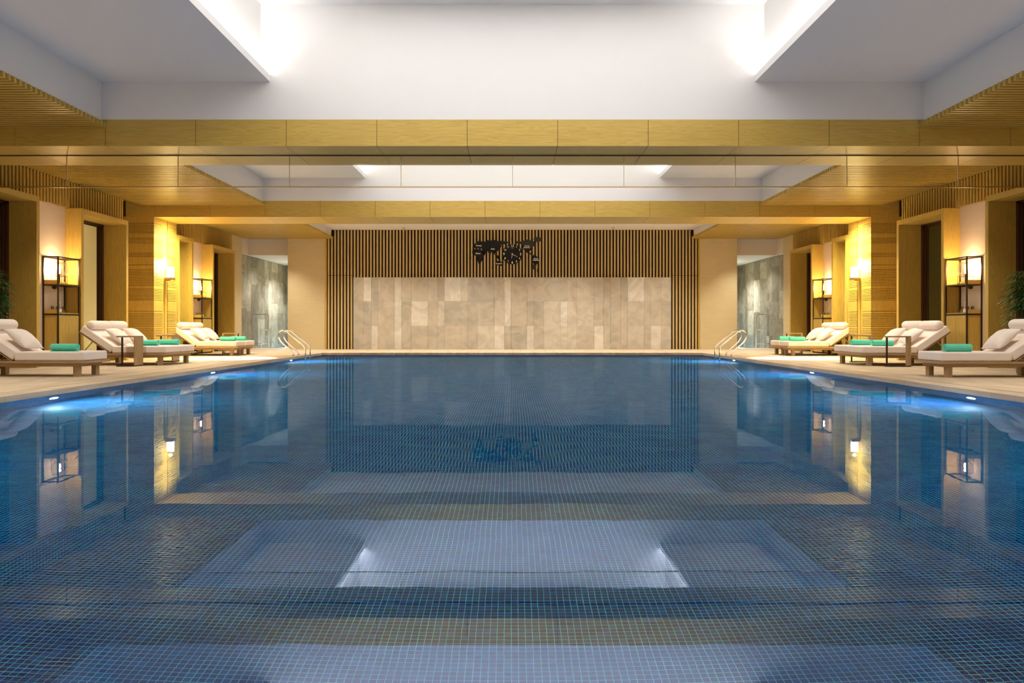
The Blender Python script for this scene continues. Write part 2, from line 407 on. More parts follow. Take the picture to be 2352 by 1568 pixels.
# ---------------------------------------------------------------- ceiling (white plaster)
mb = MB(); P = M['paint']
for y0, y1 in BAYS:
    for s in (-1, 1):
        mb.box(s*7.07, s*7.13, y0, y1, 4.385, 5.14, P)
        mb.box(s*4.185, s*7.13, y0, y1, 5.09, 5.13, P)
        mb.box(s*4.17, s*4.184, y0+.021, y1-.002, 5.089, 5.21, P)
        mb.box(s*4.33, s*4.40, y0, y1, 5.13, 6.45, P)
    mb.box(-4.40, 4.40, y0, y1, 6.42, 6.5, P)
    for y in (y0, y1):
        a, b_ = (y-.05, y+.02) if y == y0 else (y-.001, y+.06)
        mb.box(-7.13, 7.13, a, b_, 4.44, 5.13, P)
        mb.box(-4.40, 4.40, a, b_, 5.13, 6.45, P)
mb.box(-7.13, 7.13, 24.2, 31.55, 4.66, 4.72, P)
for s in (-1, 1): mb.box(s*7.07, s*7.13, 24.3, 31.5, 4.37, 4.70, P)
tag(mb.build('ceiling'), 'white plaster ceiling with deep stepped coffers', 'ceiling', kind='structure')

# beams of panelled oak with open joints
def beam(y0, y1, label):
    mb = MB(); mb.box(-11, 11, y0+.012, y1-.012, 4.0, 4.44, M['oak_back'])
    edges = [-10.95]+[v for v in (-10.11, -8.56, -7.0, -5.446, -3.89, -2.334, -.778, .778, 2.334, 3.89, 5.446, 7.0, 8.56, 10.11)]+[10.95]
    for a, b_ in zip(edges, edges[1:]):
        if b_-a < .1: continue
        g = .004
        mb.box(a+g, b_-g, y0, y0+.02, 3.985, 4.45, M['oak_x']); mb.box(a+g, b_-g, y1-.02, y1, 3.985, 4.45, M['oak_x'])
        mb.box(a+g, b_-g, y0+.02, y1-.02, 3.985, 4.005, M['oak_x'])
    return trim(mb, label)
beam(B0[0], B0[1], 'oak panelled beam above the camera end of the pool')
beam(B1[0], B1[1], 'near oak panelled beam crossing over the pool')
beam(B2[0], B2[1], 'far oak panelled beam crossing over the pool')

# slatted soffits and fascias
for (y0, y1), where in zip(BAYS+[(24.35, 31.38)], ('camera-end', 'nearest', 'middle', 'farthest')):
    for s in (-1, 1):
        mb = MB(); n = int((y1-y0)/.1238); p = (y1-y0)/n
        for k in range(n):
            ya = y1-k*p-.012
            mb.box(s*6.98, s*10.44, ya-.052, ya, 4.30, 4.385, M['oak_slat'])
        mb.box(s*7.05, s*10.5, y0, y1, 4.386, 4.41, M['oak_back'])
        trim(mb, 'horizontal oak slat soffit over the %s deck, %s bay' % (SIDE[s], where))
for (y0, y1), where in (((6.7, 12.6), 'nearest'), ((15.5, 21.6), 'middle'), ((24.4, 30.0), 'farthest')):
    for s in (-1, 1):
        mb = MB(); n = int((y1-y0)/.1238)
        for k in range(n):
            ya = y1-k*.1238
            mb.box(s*10.44, s*(10.50 if k else 10.57), ya-.062, ya, 3.68, 4.40 if k == 0 else 4.30, M['oak_z'])
        mb.box(s*10.50, s*10.56, y0, y1-.062, 3.685, 4.40, M['oak_back'])
        trim(mb, 'upright oak slat fascia above the %s windows, %s bay' % (SIDE[s], where))

# ---------------------------------------------------------------- side walls
for s in (-1, 1):
    mb = MB()
    mb.box(s*11.12, s*11.25, -4.2, 30.95, 0, 4.7, M['oak_z'])
    mb.box(s*10.53, s*10.6, 17.2, 19.05, 0, 3.69, M['limewash'])
    mb.box(s*10.53, s*10.6, 25.5, 27.4, 0, 3.69, M['limewash'])
    mb.box(s*10.53, s*10.6, 8.9, 10.7, 0, 3.69, M['limewash'])
    mb.box(s*10.53, s*10.6, -4.2, 6.7, 0, 4.4, M['limewash'])
    mb.box(s*10.46, s*11.1, 29.6, 31.1, 0, 4.35, M['beige'])
    mb.box(s*10.44, s*10.62, 31.1, 31.95, 3.71, 4.35, M['offwhite'])
    tag(mb.build('wall_'+SIDE[s]), 'limewashed and oak panelled wall along the %s deck' % SIDE[s], 'wall', kind='structure')
    mb = MB()
tag(MB().box(-11.3, 11.3, -4.3, -4.2, -.05, 6.5).build('wall_front', M['limewash']), 'plain limewashed wall behind the camera', 'wall', kind='structure')

# pillars with routed groove bands
GR = []
for a, b_ in ((3.81, 3.50), (3.39, 3.22), (2.96, 2.83), (2.50, 2.01), (1.95, 1.62), (1.25, .88), (.82, .52), (.40, .2)):
    z = a
    while z > b_-1e-6: GR.append(z); z -= .045
GR += [2.63, 1.32, 4.0]; GR.sort()
def pillar(s, y0, y1, label):
    mb = MB(); xf = 10.15
    ym = (y0+y1)/2
    mb.box(s*(xf+.03), s*11.12, y0+.03, y1-.03, 0, 3.985, M['oak_core'])
    mb.box(s*(xf+.026), s*(xf+.032), ym-.15, ym+.15, 0, 3.985, M['oak_z'])
    mb.box(s*(xf+.02), s*11.12, y0+.02, y1-.02, 4.44, 4.7, M['oak_z'])
    zs = [0.0]+GR+[3.983]
    for a, b_ in zip(zs, zs[1:]):
        if b_-a < .02: continue
        lo = a+(.006 if a > 0 else 0); hi = b_-(.006 if b_ < 3.98 else 0)
        for ya, yb in ((y0, ym-.15), (ym+.15, y1)):
            mb.box(s*(xf-.005 if False else xf), s*(xf+.03), ya, yb, lo, hi, M['oak_z'])
        mb.box(s*(xf+.03), s*11.1, y0, y0+.03, lo, hi, M['oak_z'])
        mb.box(s*(xf+.03), s*11.1, y1-.03, y1, lo, hi, M['oak_z'])
    return trim(mb, label)
for s in (-1, 1):
    pillar(s, B2[0]+.004, B2[1], '%s oak pillar with grooved bands, below the far beam' % SIDE[s])
    pillar(s, B1[0]+.004, B1[1], '%s oak pillar with grooved bands, below the near beam' % SIDE[s])
    mb = MB(); mb.box(s*10.6, s*11.12, 22.8, 22.83, 4.44, 4.7, M['oak_z']); mb.bm.free()

# windows set in deep oak surrounds
WN = [0]
def window(s, y0, y1, label, pane='dark_pane', blind=False):
    WN[0] += 1
    r = empty('window_%d' % WN[0], (s*10.15, (y0+y1)/2, 0), 0, label, 'window', kind='structure')
    h = (y1-y0)/2
    mb = MB(); d = s*0.60
    for a, b_ in ((-h, -h+.11), (h-.11, h)): mb.box(0, d, a, b_, 0, 3.67)
    mb.box(0, d, -h+.11, h-.11, 3.55, 3.67)
    mb.box(d, s*.66, -h, h, 3.55, 3.70)
    mb.build('window_surround', M['oak_z'], r)
    mb = MB(); ih = h-.11
    for k, (wd, dd) in enumerate(((.24, .64), (.18, .615), (.10, .59))):
        for a, b_ in ((-ih, -ih+wd), (ih-wd, ih)): mb.box(s*dd, s*(dd+.06), a, b_, 0, 3.55)
        mb.box(s*dd, s*(dd+.06), -ih, ih, 3.55-wd*.45, 3.55)
    mb.build('window_frame', M['frame'], r)
    MB().box(s*.66, s*.672, -ih+.2, ih-.2, .0, 3.46).build('pane', M[pane], r)
    if blind: MB().box(s*.63, s*.645, -ih+.2, ih-.29, .0, 3.46).build('blind', M['blind'], r)
    return r
window(-1, 15.62, 17.29, 'left window in an oak surround, nearest of the left row, half out of frame')
window(1, 15.62, 17.29, 'right window in an oak surround, nearest of the right row, half out of frame')
window(-1, 18.96, 21.28, 'left window with a pale blind in a deep oak surround', blind=True)
window(1, 18.96, 21.28, 'right window with dark olive glass in a deep oak surround')
window(-1, 24.45, 25.62, 'left window surround just beyond the far left pillar')
window(1, 24.45, 25.62, 'right window surround just beyond the far right pillar')
window(-1, 27.3, 29.5, 'farthest left window in a deep oak surround')
window(1, 27.3, 29.5, 'farthest right window in a deep oak surround')
window(-1, 10.6, 12.9, 'left window outside the frame'); window(1, 10.6, 12.9, 'right window outside the frame')

# ---------------------------------------------------------------- end wall
KY = FAR/F
def wx_(px): return (px-1177)*KY
mb = MB()
mb.box(-7.25, 7.25, FAR+.06, FAR+.3, 0, 4.7, M['slat_gap'])
for s in (-1, 1):
    mb.box(s*7.25, s*8.76, FAR, FAR+.3, 0, 4.35, M['beige'])
    mb.box(s*7.24, s*7.30, FAR-.03, FAR+.06, 0, 4.30, M['oak_z'])
n = 114; pt = 14.46/n
for k in range(n):
    x = -7.23+pt*k; a, b_ = x+.03, x+.03+pt*.5
    lim = 4.30 if abs((a+b_)/2) > 7.02 else 4.66
    if (a+b_)/2 < -6.2 or (a+b_)/2 > 6.2:
        mb.box(a, b_, FAR-.0, FAR+.06, 0, 2.872, M['wall_slat'])
        mb.box(a, b_, FAR-.0, FAR+.06, 2.888, lim, M['wall_slat'])
    else: mb.box(a, b_, FAR, FAR+.06, 2.80, lim, M['wall_slat'])
tag(mb.build('wall_back'), 'end wall of upright oak slats over dark gaps', 'wall', kind='structure')
mb = MB()
px = [812, 835.4, 853.3, 868.7, 906.6, 922.7, 944.7, 983.3, 1005.3, 1021.4, 1058.8, 1074.6, 1097.1, 1135.5, 1158.4, 1173.6, 1210.1,
      1226, 1249, 1287, 1303, 1325, 1364, 1386, 1402, 1425, 1441, 1479, 1494, 1518, 1540]
zj = [0, .91, 1.87, 2.80]
rs = random.Random(3)
for a, b_ in zip(px, px[1:]):
    for z0, z1 in zip(zj, zj[1:]):
        st = STONE[rs.choice((0, 0, 1, 2, 3, 4, 4))]; dz = rs.uniform(-.02, .02) if 0 < z0 else 0
        mb.box(wx_(a)+.004, wx_(b_)-.004, FAR-.06-rs.uniform(0, .004), FAR+.06, z0+.0012, z1-.0012, st)
mb.box(-6.18, 6.18, FAR-.052, FAR+.05, 0, 2.79, STONE[3])
trim(mb, 'travertine cladding of staggered upright slabs on the end wall')

# ---------------------------------------------------------------- spa annexes behind the end wall
for s in (-1, 1):
    mb = MB()
    mb.box(s*8.76, s*10.62, 31.9, 31.95, 3.71, 4.35, M['offwhite'])
    mb.box(s*8.6, s*8.76, FAR+.3, 37.7, -.6, 4.0, M['beige'])
    mb.box(s*8.6, s*10.8, 31.95, 37.7, 3.73, 3.8, P)
    rr = random.Random(11+s)
    y = 31.1
    while y < 37.6:
        wd = rr.choice((.35, .5, .7, .9)); y2 = min(37.6, y+wd); z = -.6
        while z < 3.72:
            z2 = min(3.72, z+rr.choice((.7, 1.1, 1.4)))
            mb.box(s*(10.6-rr.uniform(0, .006)), s*10.8, y, y2-.004, z, z2-.004, GREY[rr.choice((0, 1, 1, 2))]); z = z2
        y = y2
    mb.box(s*8.6, s*10.8, 37.6, 37.7, -.6, 3.75, GREY[0])
    mb.box(s*8.76, s*10.6, 33.4, 37.6, -.62, -.55, M['white'])
    mb.box(s*8.76, s*10.6, 33.38, 33.40, -.6, -.05, M['white'])
    tag(mb.build('wall_%s_annex' % SIDE[s]), 'grey stone clad spa recess at the far %s corner' % SIDE[s], 'wall', kind='structure')
    mb = MB(); quad(mb, [(s*8.77, 33.41, -.04), (s*10.58, 33.41, -.04), (s*10.58, 37.59, -.04), (s*8.77, 37.59, -.04)], M['water'])
    tag(mb.build('plunge_pool_water'), 'lit blue plunge pool water in the far %s recess' % SIDE[s], 'water', kind='stuff')
    spot('down_spot', (s*9.3, 35.6, 3.70), 190, (1, 1, .90), 130, 0.8, 0.05)
    spot('down_spot', (s*9.6, 32.9, 3.70), 50, (1, .96, .85), 130, 0.8, 0.05)
    area('plunge_lamp', (s*9.7, 35.5, -.50), (PI, 0, 0), 1.2, 3.2, 6, (.6, .85, 1))

# ---------------------------------------------------------------- underwater lamps
first = None
for s in (-1, 1):
    for k, (y, wh) in enumerate(((-.6, 'behind the camera'), (5.4, 'beside the camera'), (11.3, 'by the nearest lounger'), (17.3, 'by the middle lounger'), (23.4, 'by the ladder'))):
        lab = 'round underwater pool lamp in the %s pool wall %s' % (SIDE[s], wh)
        r = empty('pool_lamp', (s*(wx-.002), y, ZW-.55), 0 if s < 0 else PI, lab, 'pool lamp', 'underwater lamps along the pool sides')
        mb = MB(); mb.lathe([(0, .0), (.10, .0), (.135, .0), (.14, .012), (.125, .022), (.11, .018)], n=28)
        o = mb.build('rim', M['chrome'], r, rot=(0, PI/2, 0))
        mb = MB(); mb.lathe([(.112, .008), (.09, .020), (.05, .026), (0, .028)], n=14)
        o = mb.build('lens', M['poollamp'], r, rot=(0, PI/2, 0))

# ---------------------------------------------------------------- smoke screen of glass panes below the near beam
yG = 14.6
r = empty('glass_screen', (0, yG, 3.405), 0, 'row of clear glass panes with a brass bottom rail hanging below the near beam', 'glass screen')
for k in range(10):
    a = -10.1+2.02*k
    MB().box(a+.006, a+2.014, -.004, .004, .015, .575).build('pane', M['screen_glass'], r)
for k in range(11):
    MB().box(-10.1+2.02*k-.006, -10.1+2.02*k+.006, -.007, .007, .01, .575).build('joint_strip', M['gold'], r)
MB().box(-10.12, 10.12, -.012, .012, -.006, .016, bev=.003).build('bottom_rail', M['gold'], r)
MB().box(-10.12, 10.12, -.02, .02, .565, .582).build('ceiling_channel', M['bronze'], r)

# ---------------------------------------------------------------- sconces
def sconce(s, y, label):
    r = empty('wall_sconce', (s*10.15, y, 2.2), 0, label, 'wall lamp', 'wall lamps on the oak pillars')
    x = -s*.14
    mb = MB(); mb.lathe([(.105, 0), (.105, .30), (.098, .30), (.098, 0), (.105, 0)], (x, 0, .12), 28); mb.build('lamp_shade', M['shade'], r)
    mb = MB(); mb.box(x-.105, x+.105, -.105, .105, .05, .118, bev=.006); mb.box(x, s*.03, -.05, .05, .03, .10, bev=.006)
    mb.build('bracket', M['gold_dark'], r)
    mb = MB(); mb.box(s*.0, s*.04, -.05, .05, -2.2, .05, bev=.004); mb.build('post', M['oak_z'], r)
    for zz, up in ((.44, PI), (.03, 0)):
        pass
    l = bpy.data.lights.new('sconce_light', 'POINT'); l.energy = 11; l.color = (1, .80, .36); l.shadow_soft_size = .05
    lo = bpy.data.objects.new('sconce_light', l); C.objects.link(lo); lo.location = (s*10.15+x, y, 2.2+.52)
    l = bpy.data.lights.new('sconce_light', 'POINT'); l.energy = 2; l.color = (1, .78, .36); l.shadow_soft_size = .03
    lo = bpy.data.objects.new('sconce_light', l); C.objects.link(lo); lo.location = (s*10.15+x, y-.16, 2.2+.3)
M['gold_dark'] = plain('aged_brass', (.30, .22, .10), 0.4, 0.7)
for s in (-1, 1):
    spot('down_spot', (s*9.35, 23.57, 3.93), 330, (1, .86, .42), 150, 1.0, 0.25, (0, s*math.radians(20)*-1, 0))  # added unseen spot, tilted outwards to tint the pillar face yellow
    sconce(s, 23.57, 'lit cylindrical wall lamp on the %s pillar below the far beam' % SIDE[s])

# ---------------------------------------------------------------- loungers
def rounded_slab(x0, x1, y0, y1, z0, z1, r=.035, mtx=None):
    mb = MB(); mb.box(x0, x1, y0, y1, z0, z1, bev=r, seg=4, mtx=None)
    if mtx is not None: bmesh.ops.transform(mb.bm, matrix=mtx, verts=mb.bm.verts[:])
    return mb
ANG = math.radians(34.5)
def make_lounger(W, nmat, label, group):
    r = empty('sun_lounger', (0, 0, 0), 0, label, 'sun lounger', group)
    h = W/2+.02; Ltot = 2.02
    mb = MB()
    for y0, y1 in ((-h, -h+.07), (h-.07, h)): mb.box(-.04, Ltot, y0, y1, .235, .276, bev=.004)
    mb.box(-.04, .07, -h+.07, h-.07, .235, .276, bev=.004); mb.box(Ltot-.08, Ltot, -h+.07, h-.07, .235, .276, bev=.004)
    k = .12
    while k < 1.95: mb.box(k, k+.07, -h+.07, h-.07, .243, .268); k += .105
    mb.build('frame', M['teak'], r)
    mb = MB()
    for y in (-h+.05, h-.085): mb.box(.08, Ltot-.08, y, y+.035, .178, .235, bev=.003)
    mb.box(.08, .115, -h+.085, h-.085, .178, .235); mb.box(Ltot-.115, Ltot-.08, -h+.085, h-.085, .178, .235)
    mb.build('apron', M['teak'], r)
    for lx in (.13, Ltot-.22):
        for ly in (-h+.06, h-.19):
            MB().box(lx, lx+.085, ly, ly+.13, 0, .235, bev=.004).build('leg', M['teak_z'], r)
    hw = W/nmat
    for i in range(nmat):
        a = -W/2+hw*i+.004; b_ = a+hw-.008
        rounded_slab(0, 1.235, a, b_, .278, .44, .03).build('seat_mattress', M['cream'], r)
        # back mattress hinged behind the seat
        Mx = Matrix.Translation((1.27, 0, .285)) @ Matrix.Rotation(-ANG, 4, 'Y')
        rounded_slab(0, .86, a, b_, 0, .172, .03, Mx).build('back_mattress', M['cream'], r)
        # bolster hung over the top of the back
        mb = MB(); c = Mx @ Vector((.74, 0, .172+.085)); R = .102
        pts = []; rad = []
        for t, q in ((0, .35), (.012, .7), (.035, .92), (.07, 1), (hw*.5, 1.02), (hw-.078, 1), (hw-.043, .92), (hw-.02, .7), (hw-.008, .35)):
            pts.append((c.x, a+t, c.z)); rad.append(R*q)
        mb.tube(pts, rad, 24); o = mb.build('bolster', M['cream'], r)
    Mx = Matrix.Translation((1.27, 0, .275)) @ Matrix.Rotation(-ANG, 4, 'Y')
    p = Mx @ Vector((.50, 0, -.0))
    for y in (-W/2+.06, W/2-.06):
        mb = MB(); mb.tube([(p.x, y, p.z), (p.x+.26, y, .262)], .013, 8); mb.build('support_strut', M['teak'], r)
    mb = MB(); mb.box(0, .86, -W/2+.02, W/2-.02, -.018, 0)
    bmesh.ops.transform(mb.bm, matrix=Mx, verts=mb.bm.verts[:])
    mb.build('back_board', M['teak'], r)
    return r
M['teak_z'] = wood('lounger_leg_wood', 'z', (.43, .29, .15), (.31, .20, .10), 0.55)

def make_pillow(label):
    n = 18; bm = MB(); a = .27; T = .115
    top, bot = {}, {}
    rn = random.Random(5)
    for i in range(n+1):
        for j in range(n+1):
            u = -1+2*i/n; v = -1+2*j/n
            pin = 1-.10*(1-abs(u)**3)*abs(v)**4*0
            x = a*u*(1-.10*(1-abs(v)**2.2)*(-1) *0 - .085*(1-v*v)*abs(u)**2)
            y = a*v*(1-.085*(1-u*u)*abs(v)**2)
            t = T*(max(0, (1-abs(u)**2.4))**.62)*(max(0, (1-abs(v)**2.4))**.62)
            wr = .004*math.sin(9*u+4*v)*math.sin(11*v)
            top[i, j] = bm.bm.verts.new((x, y, t+wr*(t > 0.01)))
            bot[i, j] = top[i, j] if i in (0, n) or j in (0, n) else bm.bm.verts.new((x, y, -t*.8))
    for i in range(n):
        for j in range(n):
            for D, fl in ((top, 0), (bot, 1)):
                q = [D[i, j], D[i+1, j], D[i+1, j+1], D[i, j+1]]
                f = bm.bm.faces.new(q[::-1] if fl else q); f.smooth = True
    o = bm.build('pillow', M['pillow']); o.data.name = 'pillow'
    return tag(o, label, 'pillow', 'square pillows on the sun loungers')
def make_towel(label):
    """rolled towel: spiral outline swept along x"""
    r = empty('rolled_towel', (0, 0, 0), 0, label, 'towel', 'turquoise rolled towels on the sun loungers')
    Lh = .23; mb = MB(); turns = 3.2; n = 90; sec = []
    for i in range(n+1):
        t = i/n; ang = -PI/2-.9+2*PI*turns*t*1.0; rr = .014+.066*t
        sec.append((math.cos(ang)*rr*1.12, math.sin(ang)*rr*.92))
    zmin = min(z for _, z in sec)
    rings = []
    for k, (x, sc) in enumerate(((-Lh, .97), (-Lh+.01, 1), (0, 1.015), (Lh-.01, 1), (Lh, .97))):
        rings.append([mb.bm.verts.new((x, yy*sc, (zz-zmin)*(sc if sc < 1 else 1))) for yy, zz in sec])
    for A, B in zip(rings, rings[1:]):
        for i in range(n):
            f = mb.bm.faces.new((A[i], A[i+1], B[i+1], B[i])); f.smooth = True
    o = mb.build('towel_cloth', M['towel'], r)
    so = o.modifiers.new('thickness', 'SOLIDIFY'); so.thickness = .014; so.offset = -1
    mb = MB(); mb.box(-Lh+.002, Lh-.002, -.06, .085, .0, .008, bev=.003); mb.build('loose_flap', M['towel'], r)
    return r
lg = make_lounger(.83, 1, 'single cream cushioned lounger at the left edge of the photo', 'single sun loungers')
dbl = make_lounger(1.65, 2, 'double cream daybed on the left deck before the pillar', 'double sun loungers')
SGL = [(-1, 7.53, 14.57, None), (1, 7.41, 14.33, 'single cream cushioned lounger at the right edge of the photo'),
       (-1, 8.33, 24.72, 'cream lounger on the far left deck, the nearer of the pushed-together pair'),
       (-1, 8.33, 25.61, 'cream lounger on the far left deck, the farther of the pushed-together pair'),
       (1, 8.33, 24.72, 'cream lounger on the far right deck, the nearer of the pushed-together pair'),
       (1, 8.33, 25.61, 'cream lounger on the far right deck, the farther of the pushed-together pair')]
lg.location = (-7.53, 14.57, 0); lg.rotation_euler = (0, 0, PI)
for s, x, y, lab in SGL[1:]: dup(lg, (s*x, y, 0), PI if s < 0 else 0, lab)
dbl.location = (-7.86, 19.10, 0); dbl.rotation_euler = (0, 0, PI)
dup(dbl, (7.86, 18.88, 0), 0, 'double cream daybed on the right deck before the pillar')
# pillows and towels: side, foot x, centre y, towel offset along x, labels
pw = make_pillow('cream pillow on the lounger at the left edge'); tw = make_towel('turquoise towel roll on the lounger at the left edge')
REST = [(-1, 7.53, 14.50, .46, 'on the lounger at the left edge of the photo', 0),
        (1, 7.41, 14.30, .42, 'on the lounger at the right edge of the photo', 0),
        (-1, 7.86, 18.68, .54, 'on the nearer half of the left daybed', .03),
        (-1, 7.86, 19.52, .40, 'on the farther half of the left daybed', -.05),
        (1, 7.86, 18.46, .56, 'on the nearer half of the right daybed', -.04),
        (1, 7.86, 19.30, .42, 'on the farther half of the right daybed', .05),
        (-1, 8.33, 24.72, .36, 'on the nearer lounger of the far left pair', .05),
        (-1, 8.33, 25.56, .32, 'on the farther lounger of the far left pair', -.03),
        (1, 8.33, 24.72, .36, 'on the nearer lounger of the far right pair', -.05),
        (1, 8.33, 25.56, .32, 'on the farther lounger of the far right pair', .04)]
for i, (s, fx, y, tx, wh, tilt) in enumerate(REST):
    p = pw if i == 0 else pw.copy(); t = tw
    if i: C.objects.link(p)
    p['label'] = 'square cream pillow leaning %s' % wh
    # lean the pillow on the back mattress
    loc = Vector((fx+1.265, y, .66))
    R = Matrix.Rotation(-math.radians(40), 4, 'Y')
    if s < 0: R = Matrix.Rotation(PI, 4, 'Z') @ R
    R = R @ Matrix.Rotation(tilt*2.2+(.06 if i % 2 else -.05), 4, 'Z')
    p.matrix_world = Matrix.Translation((s*loc.x, loc.y, loc.z)) @ R
    tl = 'turquoise rolled towel %s' % wh
    tp = (s*(fx+tx), y-.12, .441)
    if i == 0: tw.location = tp; tw['label'] = tl; tw.rotation_euler = (0, 0, PI)
    else: dup(tw, tp, (PI if s < 0 else 0)+tilt, tl)

# ---------------------------------------------------------------- side tables
def side_table(loc, s, label, wide=True):
    r = empty('side_table', loc, 0, label, 'side table', 'C-shaped side tables beside the loungers')
    hx, hy = (.21, .20) if wide else (.26, .08)
    MB().box(-hx, hx, -hy, hy, .645, .676, bev=.003).build('table_top', M['table_x'], r)
    a = -s*hx
    if wide: MB().box(a, a+s*.03, -hy, hy, .012, .645, bev=.003).build('panel_leg', M['table_wood'], r)
    else: MB().box(-a, -a-s*.05, -hy, hy, .012, .645, bev=.003).build('panel_leg', M['table_wood'], r)
    b_ = s*(hx-.04) if wide else -s*(hx-.02)
    MB().box(b_-.015, b_+.015, -.02, .02, .012, .645, bev=.003).build('metal_post', M['bronze'], r)
    pts = []
    ex, ey = hx-.03, hy-.03
    for cx, cy2, a0 in ((ex, ey, 0), (-ex, ey, 90), (-ex, -ey, 180), (ex, -ey, 270)):
        for q in range(5):
            an = math.radians(a0+q*22.5); pts.append((cx+.03*math.cos(an), cy2+.03*math.sin(an), .012))
    mb = MB(); mb.tube(pts, .012, 8, closed=True); mb.box(-hx, hx, -.02, .02, .002, .014); mb.build('base_frame', M['bronze'], r)
    return r
M['table_x'] = wood('table_top_wood', 'x', (.42, .28, .14), (.30, .19, .09), 0.5)
side_table((-8.55, 18.0, 0), -1, 'wooden side table with broad panel leg in front of the left daybed')
side_table((8.49, 17.75, 0), 1, 'side table with slim frame legs in front of the right daybed', wide=False)
side_table((-8.65, 20.22, 0), -1, 'side table tucked behind the left daybed, mostly hidden')
side_table((8.66, 20.0, 0), 1, 'side table tucked behind the right daybed, mostly hidden', wide=False)
side_table((-9.2, 26.32, 0), -1, 'small wooden side table behind the far left pair of loungers', wide=False)
side_table((9.2, 26.32, 0), 1, 'small wooden side table behind the far right pair of loungers', wide=False)

# ---------------------------------------------------------------- shelf units, lamps, glasses
def shelf_unit(s, y0, y1, label):
    r = empty('shelf_unit', (s*10.35, (y0+y1)/2, 0), 0, label, 'shelf unit', 'metal framed shelf units in the wall niches')
    w_ = (y1-y0)/2; d = .18; q = .014
    mb = MB()
    for yy in (-w_+q, w_-q):
        for xx in (-d+q, d-q): mb.box(xx-q, xx+q, yy-q, yy+q, 0, 2.46)
    for z in (2.445, 1.82, 1.158):
        for xx in (-d+q, d-q): mb.box(xx-q*.8, xx+q*.8, -w_, w_, z-.014, z+.014)
        for yy in (-w_+q, w_-q): mb.box(-d, d, yy-q*.8, yy+q*.8, z-.014, z+.014)
    mb.build('frame', M['bronze'], r)
    for z0, z1 in ((1.836, 1.93), (1.175, 1.27)):
        mb = MB(); t = .02
        mb.box(-d+.01, d-.01, -w_+.02, w_-.02, z0, z0+t)
        mb.box(-d+.01, d-.01, -w_+.02, -w_+.02+t, z0+t, z1)
        mb.box(s*d-s*.01, s*d-s*.03, -w_+.02, w_-.02, z0+t, z1)
        mb.build('shelf', M['oak_y'], r)
    mb = MB(); mb.box(-d+.02, d-.02, -w_+.03, w_-.03, .04, 1.14); mb.build('cabinet', M['oak_z'], r)
    for a, b_ in ((-w_+.04, -.003), (.003, w_-.04)):
        MB().box(-s*(d-.02), -s*(d-.002), a, b_, .05, 1.13, bev=.002).build('cabinet_door', M['oak_z'], r)
    mb = MB(); mb.lathe([(0, 0), (.03, 0), (.05, -.02), (.055, -.05), (.03, -.075), (0, -.08)], (0, -w_+.16, 1.804), 14)
    mb.build('downlight_fitting', M['bronze'], r)
    return r
def globe_lamp(s, x, y, z, label):
    r = empty('table_lamp', (s*x, y, z), 0, label, 'table lamp', 'glass globe lamps on the shelf units')
    mb = MB()
    mb.lathe([(0.0, .165), (.05, .167), (.11, .19), (.155, .25), (.172, .32), (.172, .41), (.155, .465), (.12, .495), (.075, .50)], n=32)
    mb.build('glass_globe', M['globe'], r)
    mb = MB()
    for k in range(4):
        a = PI/4+k*PI/2; X, Y = .165*math.cos(a), .165*math.sin(a)
        mb.tube([(X, Y, 0), (X, Y, .33)], .0045, 6)
    mb.tube([(.165*math.cos(t), .165*math.sin(t), .165) for t in (2*PI*j/24 for j in range(24))], .0045, 6, closed=True)
    mb.tube([(.165*math.cos(t), .165*math.sin(t), .008) for t in (2*PI*j/24 for j in range(24))], .0045, 6, closed=True)
    mb.build('wire_stand', M['bronze'], r)
    mb = MB(); mb.lathe([(.018, .0), (.018, .20), (.024, .205), (.024, .235), (0, .236)], n=12); mb.build('lamp_stem', M['bronze'], r)
    mb = MB(); mb.lathe([(0, .235), (.018, .24), (.034, .275), (.036, .305), (.022, .335), (0, .345)], n=14); mb.build('bulb', M['bulb'], r)
    l = bpy.data.lights.new('bulb_light', 'POINT'); l.energy = 10; l.color = (1, .72, .42); l.shadow_soft_size = .035
    lo = bpy.data.objects.new('bulb_light', l); C.objects.link(lo); lo.location = (s*x, y, z+.39)
    return r
def tumbler(loc, label):
    mb = MB(); h = .15
    mb.lathe([(.045, 0), (.030, h), (.0, h), (.0, h-.008), (.027, h-.008), (.041, 0), (.045, 0)], n=16)
    o = mb.build('drinking_glass', M['glass2'], loc=loc); return tag(o, label, 'glass', 'upturned glasses on the lower shelves')
M['glass2'] = glassy('drinking_glass_material', (.96, .95, .93), 0.10, .03, k=.6)
def bottle(loc, label):
    r = empty('water_bottle', loc, 0, label, 'bottle', 'water bottles on the lower shelves')
    mb = MB(); mb.lathe([(0, 0), (.036, 0), (.038, .01), (.038, .13), (.030, .16), (.013, .19), (.012, .215), (.013, .222)], n=18); mb.build('bottle_body', M['glass2'], r)
    mb = MB(); mb.lathe([(.0385, .012), (.0392, .014), (.0392, .085), (.0385, .087)], n=18); mb.build('bottle_label', M['white'], r)
    mb = MB(); mb.lathe([(.0, .245), (.014, .243), (.015, .218), (.0, .218)], n=12); mb.build('bottle_cap', M['white'], r)
first_gl = None
ORD = ['frontmost', 'second from the front', 'third from the front', 'rearmost']
